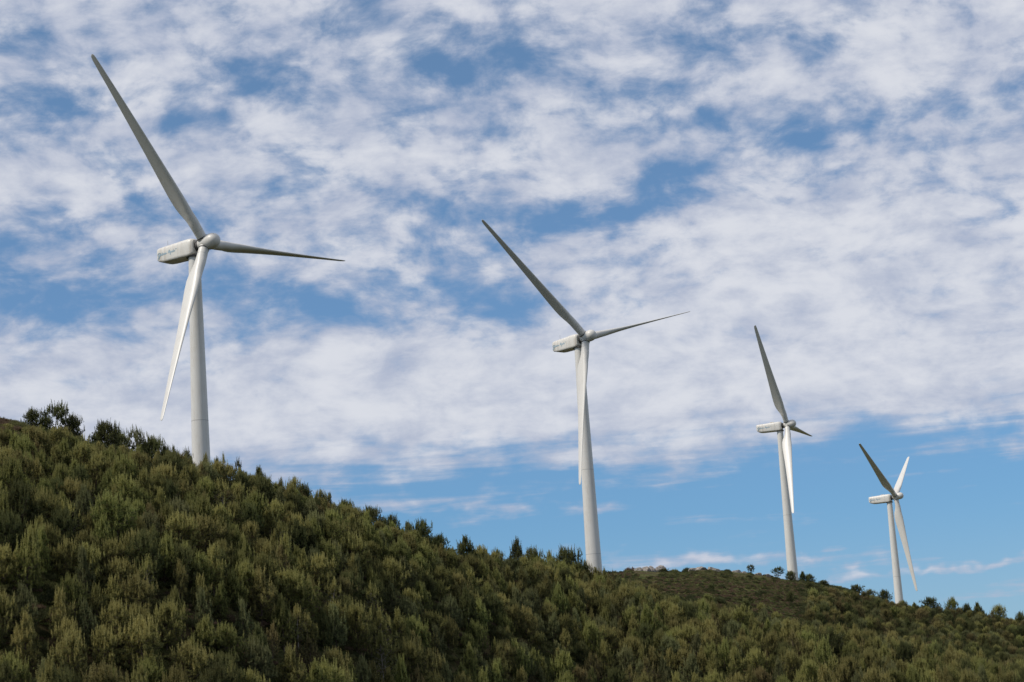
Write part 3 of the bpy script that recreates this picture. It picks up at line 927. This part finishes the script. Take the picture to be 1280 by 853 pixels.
# ---- names for what stands where
XB = [(45, 'at the left edge'), (95, 'below the upper left trio'), (145, 'below the broad left skyline pine'), (195, 'left of the nearest tower'), (232, 'just left of the nearest tower'),
      (268, 'straight below the nearest tower'), (310, 'just right of the nearest tower'), (365, 'right of the nearest tower'), (420, 'below the conical skyline pine'), (475, 'between the two nearest towers'),
      (535, 'below the forked skyline pair'), (600, 'below the skyline gap'), (655, 'below the tall narrow pine'), (712, 'left of the second tower'), (760, 'straight below the second tower'), (830, 'below the left rock pile'),
      (900, 'below the bare hilltop'), (960, 'below the lone round pine'), (1015, 'below the third tower'), (1080, 'right of the third tower'), (1140, 'below the fourth tower'), (1210, 'right of the fourth tower'), (1400, 'at the right edge')]


def where(px, py):
    xw = next(n for (x, n) in XB if px < x)
    yt = np.interp(px, [0, 250, 450, 650, 742, 900, 1000, 1120, 1280], [515, 565, 630, 690, 712, 716, 722, 755, 772])
    t = (py - yt) / (853 - yt)
    yw = 'near the skyline' if t < .13 else 'high on the slope' if t < .33 else 'mid slope' if t < .60 else 'low on the slope' if t < .86 else 'along the bottom edge'
    return yw, xw


FORM_W = {'bushy': 'bushy', 'slender': 'slender', 'sparse': 'thin', 'broad': 'wide', 'open': 'open-crowned', 'young': 'pointed'}
labels = {}
for k in TOP:
    t = trees[k]
    if t[7]: continue
    yw, xw = where(*cxy[k])
    sz = 'tall ' if t[3] > 5.3 else 'low ' if t[3] < 3.9 else ''
    labels.setdefault(f"{sz}{FORM_W[SPEC[t[5]][0]]} {SPEC[t[5]][1]} pine {yw} {xw}", []).append(k)
for lb, ks in labels.items():
    ks.sort(key=lambda k: cxy[k][0])
    words = {1: [''], 2: [', left of two', ', right of two'], 3: [', leftmost of three', ', middle of three', ', rightmost of three']}.get(
        len(ks)) or [', ' + w + ' from left' for w in ('first', 'second', 'third', 'fourth', 'fifth', 'sixth', 'seventh', 'eighth', 'ninth', 'tenth')]
    for k, w in zip(ks, words):
        t_ = lb + w
        while len(t_.split()) > 16: t_ = t_.replace(' the ', ' ', 1)
        trees[k][7] = t_

for k in TOP:
    x, y, z, h, ws, i, rot, lab, r = trees[k]
    p = PINES[i]
    root = empty('pine_tree', (x, y, z - .05), rot)
    tag(root, lab, 'pine tree', 'pines covering the hillside')
    sc = (ws, ws, h / p['h'])
    for nm, me in (('trunk', p['tm']), ('crown', p['cm'])):
        o = bpy.data.objects.new(nm, me); COL.objects.link(o); o.parent = root; o.scale = sc


def scatter(name, pts, scl, rots, var, coll, label, cat):
    """one object that repeats the shapes of coll at the points"""
    me = bpy.data.meshes.new(name)
    me.vertices.add(len(pts)); me.vertices.foreach_set('co', np.asarray(pts, np.float32).ravel())
    for nm, ty, dat in (('scl', 'FLOAT_VECTOR', np.asarray(scl, np.float32).ravel()), ('rot', 'FLOAT_VECTOR', np.asarray(rots, np.float32).ravel())):
        at = me.attributes.new(nm, ty, 'POINT'); at.data.foreach_set('vector', dat)
    at = me.attributes.new('variant', 'INT', 'POINT'); at.data.foreach_set('value', np.asarray(var, np.int32))
    o = bpy.data.objects.new(name, me); COL.objects.link(o)
    o['kind'] = 'stuff'; o['label'] = label; o['category'] = cat
    g = bpy.data.node_groups.new(name, 'GeometryNodeTree')
    g.interface.new_socket('Geometry', in_out='INPUT', socket_type='NodeSocketGeometry')
    g.interface.new_socket('Geometry', in_out='OUTPUT', socket_type='NodeSocketGeometry')
    gi, go = g.nodes.new('NodeGroupInput'), g.nodes.new('NodeGroupOutput')
    ci = g.nodes.new('GeometryNodeCollectionInfo'); ci.inputs['Collection'].default_value = coll
    ci.inputs['Separate Children'].default_value = True; ci.inputs['Reset Children'].default_value = True
    ip = g.nodes.new('GeometryNodeInstanceOnPoints'); ip.inputs['Pick Instance'].default_value = True
    def attr(nm, ty):
        a = g.nodes.new('GeometryNodeInputNamedAttribute'); a.data_type = ty; a.inputs['Name'].default_value = nm
        return a.outputs['Attribute']
    er = g.nodes.new('FunctionNodeEulerToRotation')
    L = g.links.new
    L(gi.outputs[0], ip.inputs['Points']); L(ci.outputs[0], ip.inputs['Instance'])
    L(attr('variant', 'INT'), ip.inputs['Instance Index']); L(attr('scl', 'FLOAT_VECTOR'), ip.inputs['Scale'])
    L(attr('rot', 'FLOAT_VECTOR'), er.inputs[0]); L(er.outputs[0], ip.inputs['Rotation'])
    L(ip.outputs[0], go.inputs[0])
    md = o.modifiers.new('scatter', 'NODES'); md.node_group = g
    return o


rest = [k for k in range(len(trees)) if k not in set(TOP)]
scatter('pine_woodland', [(trees[k][0], trees[k][1], trees[k][2] - .05) for k in rest],
        [(trees[k][4], trees[k][4], trees[k][3] / PINES[trees[k][5]]['h']) for k in rest],
        [(0, 0, trees[k][6]) for k in rest], [trees[k][5] for k in rest], SRC,
        'dense young pine woodland filling the slope between the larger pines', 'woodland')

# ------------------------------------------------------------------ rocks of the hilltop
mr, N, b = material('granite', 0.9)
t = N.n('ShaderNodeTexCoord')
f1 = N.noise(t.outputs['Object'], 1.2, 6, .65); f2 = N.remap(N.noise(t.outputs['Object'], .5, 5, .6), .5, .68)
c = N.mix(N.remap(f1, .35, .65), (.14, .122, .106, 1), (.34, .30, .262, 1))
c = N.mix(N.math('MULTIPLY', f2, .6), c, (.10, .085, .065, 1))
mr.node_tree.links.new(c, b.inputs['Base Color'])
bp = N.n('ShaderNodeBump'); bp.inputs['Strength'].default_value = .8; bp.inputs['Distance'].default_value = .15
N.put(bp.inputs['Height'], f1); mr.node_tree.links.new(bp.outputs[0], b.inputs['Normal'])


def boulder(px, py, wpx, hpx, kf, seed, lab):
    a, e = az_el(px, py)
    r = crest(a, 'B') * kf
    x, y = r * math.sin(a), r * math.cos(a)
    z = float(ground(x, y))
    s = r / F_PX
    rs = np.random.RandomState(seed)
    bm = bmesh.new(); bmesh.ops.create_icosphere(bm, subdivisions=3, radius=1)
    pl = [(rs.normal(size=3), rs.uniform(.42, .85)) for _ in range(12)]
    for v in bm.verts:
        p = np.array(v.co)
        for (n, d) in pl:                      # flat broken faces
            n_ = n / np.linalg.norm(n); q = p @ n_
            if q > d: p = p - n_ * (q - d)
        p += rs.normal(size=3) * .03
        v.co = Vector(p)
    W_, H_ = wpx * s / 2 * 1.2, hpx * s * 1.4
    for v in bm.verts: v.co = Vector((v.co.x * W_, v.co.y * W_ * rs.uniform(.98, 1.02) * .8, v.co.z * H_ * .8))
    me = bpy.data.meshes.new('boulder'); bm.to_mesh(me); bm.free(); me.materials.append(mr)
    o = bpy.data.objects.new('boulder', me); COL.objects.link(o)
    zt = r * math.tan(e)                     # where its top is seen
    o.location = (x, y, min(z + H_ * .62, max(z + H_ * .1, zt - H_ * .7))); o.rotation_euler = (0, 0, rs.uniform(-.5, .5))
    return tag(o, lab, 'boulder', 'granite boulders on the bare hilltop')


RK = [(797, 714, 12, 6, 'left end boulder of the left rock pile'), (806, 710, 13, 7, 'pinkish boulder at the upper left of the left rock pile'), (816, 708, 15, 7, 'tallest boulder on top of the left rock pile'),
      (827, 710, 13, 7, 'boulder at the right end of the left rock pile'), (811, 716, 14, 5, 'flat pale boulder low in the left rock pile'), (803, 719, 9, 4, 'small boulder at the lower left foot of the left rock pile'),
      (822, 716, 10, 5, 'grey boulder low on the right of the left rock pile'),
      (866, 710, 10, 4, 'small pale boulder left of the right rock pile'), (876, 709, 17, 5, 'long pale boulder in the right rock pile'), (889, 708, 13, 6, 'highest boulder of the right rock pile'),
      (897, 711, 9, 4, 'small boulder at the right end of the right rock pile'), (921, 716, 12, 4, 'low rock on the skyline left of the lone round pine'), (929, 716, 9, 3, 'small rock just left of the lone round pine'),
      (948, 718, 14, 4, 'low rock on the skyline right of the lone round pine'), (960, 719, 9, 4, 'rock between the lone round pine and the third tower')]
for i, (px, py, wp, hp_, lab) in enumerate(RK):
    kf = 0.985 if py < 722 else (.95 if py < 740 else .90)
    boulder(px, py, wp, hp_, kf, 900 + i, lab)

# ------------------------------------------------------------------ heath between the trees and on the bare hilltop
def make_heath(seed, cols, h, w, n):
    rs = np.random.RandomState(seed)
    a = rs.uniform(0, 6.283, n); q = np.sqrt(rs.uniform(0, 1, n)) * w
    pos = np.stack([np.cos(a) * q, np.sin(a) * q, rs.uniform(0, .75, n) * h * (1 - (q / w) ** 2 * .7)], 1)
    d = np.stack([np.cos(a) * .5 * q / w, np.sin(a) * .5 * q / w, np.ones(n)], 1) + rs.normal(size=(n, 3)) * .25
    d /= np.linalg.norm(d, axis=1, keepdims=True)
    return needles(pos, d, np.full(n, h * .32), .022, 9, .8, rs)


HM = [leafmat('heather_brown', (.170, .115, .075)), leafmat('heather_green', (.150, .150, .056)), leafmat('gorse_dark', (.082, .090, .036)), leafmat('dry_grass', (.240, .205, .100)), leafmat('hill_grass', (.165, .190, .058))]
SRC2 = bpy.data.collections.new('heath_sources')
for i, (m_, h_, w_, n_) in enumerate([(HM[0], .8, .9, 120), (HM[1], .8, 1.0, 120), (HM[2], 1.2, 1.1, 150), (HM[3], .5, .6, 70), (HM[4], .4, .8, 90)]):
    v, f = make_heath(500 + i, None, h_, w_, n_)
    o = mesh_obj('heath_%d' % i, v, f, m_); COL.objects.unlink(o); SRC2.objects.link(o)
hp, hs_, hr, hv = [], [], [], []
for k in range(52000):
    a = RS.uniform(A_MIN, A_MAX); ra, rb = crest(a, 'A'), crest(a, 'B')
    u_ = RS.uniform()
    if u_ < .33:
        r = RS.uniform(ra - 130, ra + 12)
    elif u_ < .56:
        a = RS.uniform(rad(2.6), rad(8.8)); ra, rb = crest(a, 'A'), crest(a, 'B'); r = RS.uniform(rb - 130, rb + 6)
    else:
        r = RS.uniform(max(ra, rb - 260), rb + 8)
    x, y = r * math.sin(a), r * math.cos(a)
    if not all((x - t[0]) ** 2 + (y - t[1]) ** 2 > 12 for t in TURB): continue
    z = float(ground(x, y))
    pxx, pyy = project((x, y, z))
    top = 770 < pxx < 1000 and r > 560
    g_ = math.sin(x * .13 + 1.7 * math.sin(y * .045)) + math.sin(y * .08 + x * .05)
    if top: v_ = RS.choice([4, 4, 3, 1, 0, 2], p=[.26, .26, .12, .18, .10, .08]) if (rb - r < 45 + 15 * g_) else RS.choice([0, 0, 1, 2, 3, 4], p=[.22, .16, .24, .1, .10, .18])
    else: v_ = RS.choice([0, 1, 2, 3, 4], p=[.22, .38, .26, .06, .08])
    if pxx < 60 and r > ra - 40: v_ = int(RS.choice([0, 0, 3, 1]))
    if any(abs(pxx - q_[0]) < q_[2] * .5 and q_[1] - 4 < pyy < q_[1] + 5 for q_ in RK): continue     # bare rock
    s = RS.uniform(.5, 1.15) if not top else RS.uniform(.22, .55) * (1.5 if RS.uniform() < .06 else 1)
    hp.append((x, y, z - .05)); hs_.append((s * 1.15, s * 1.15, s * 1.1)); hr.append((0, 0, RS.uniform(0, 6.28))); hv.append(int(v_))
scatter('heath', hp, hs_, hr, hv, SRC2, 'low brown heather, gorse and grass covering the bare hilltop and the gaps', 'heath')

# ------------------------------------------------------------------ single bushes that stand out on the hilltop
for k, (px, py, wp, hp_, mi_, lab) in enumerate([
        (859, 711, 13, 7, 2, 'dark bush on the hilltop skyline between the two rock piles'),
        (789, 720, 16, 8, 0, 'reddish brown bush at the left end of the left rock pile'),
        (843, 716, 10, 6, 1, 'low green bush right of the left rock pile'),
        (909, 715, 9, 4, 2, 'small dark bush right of the right rock pile')]):
    a, e = az_el(px, py)
    r = crest(a, 'B') * .99
    x, y = r * math.sin(a), r * math.cos(a)
    W_, H_ = wp * r / F_PX / 2, hp_ * r / F_PX
    v, f = make_heath(700 + k, None, 1.0, 1.0, 320)
    v = v * np.array([W_, W_, H_])
    o = mesh_obj('bush', v, f, HM[mi_]); o.location = (x, y, max(float(ground(x, y)) - .1, min(float(ground(x, y)) + .8, r * math.tan(e) - H_)))
    tag(o, lab, 'bush', 'bushes on the bare hilltop')
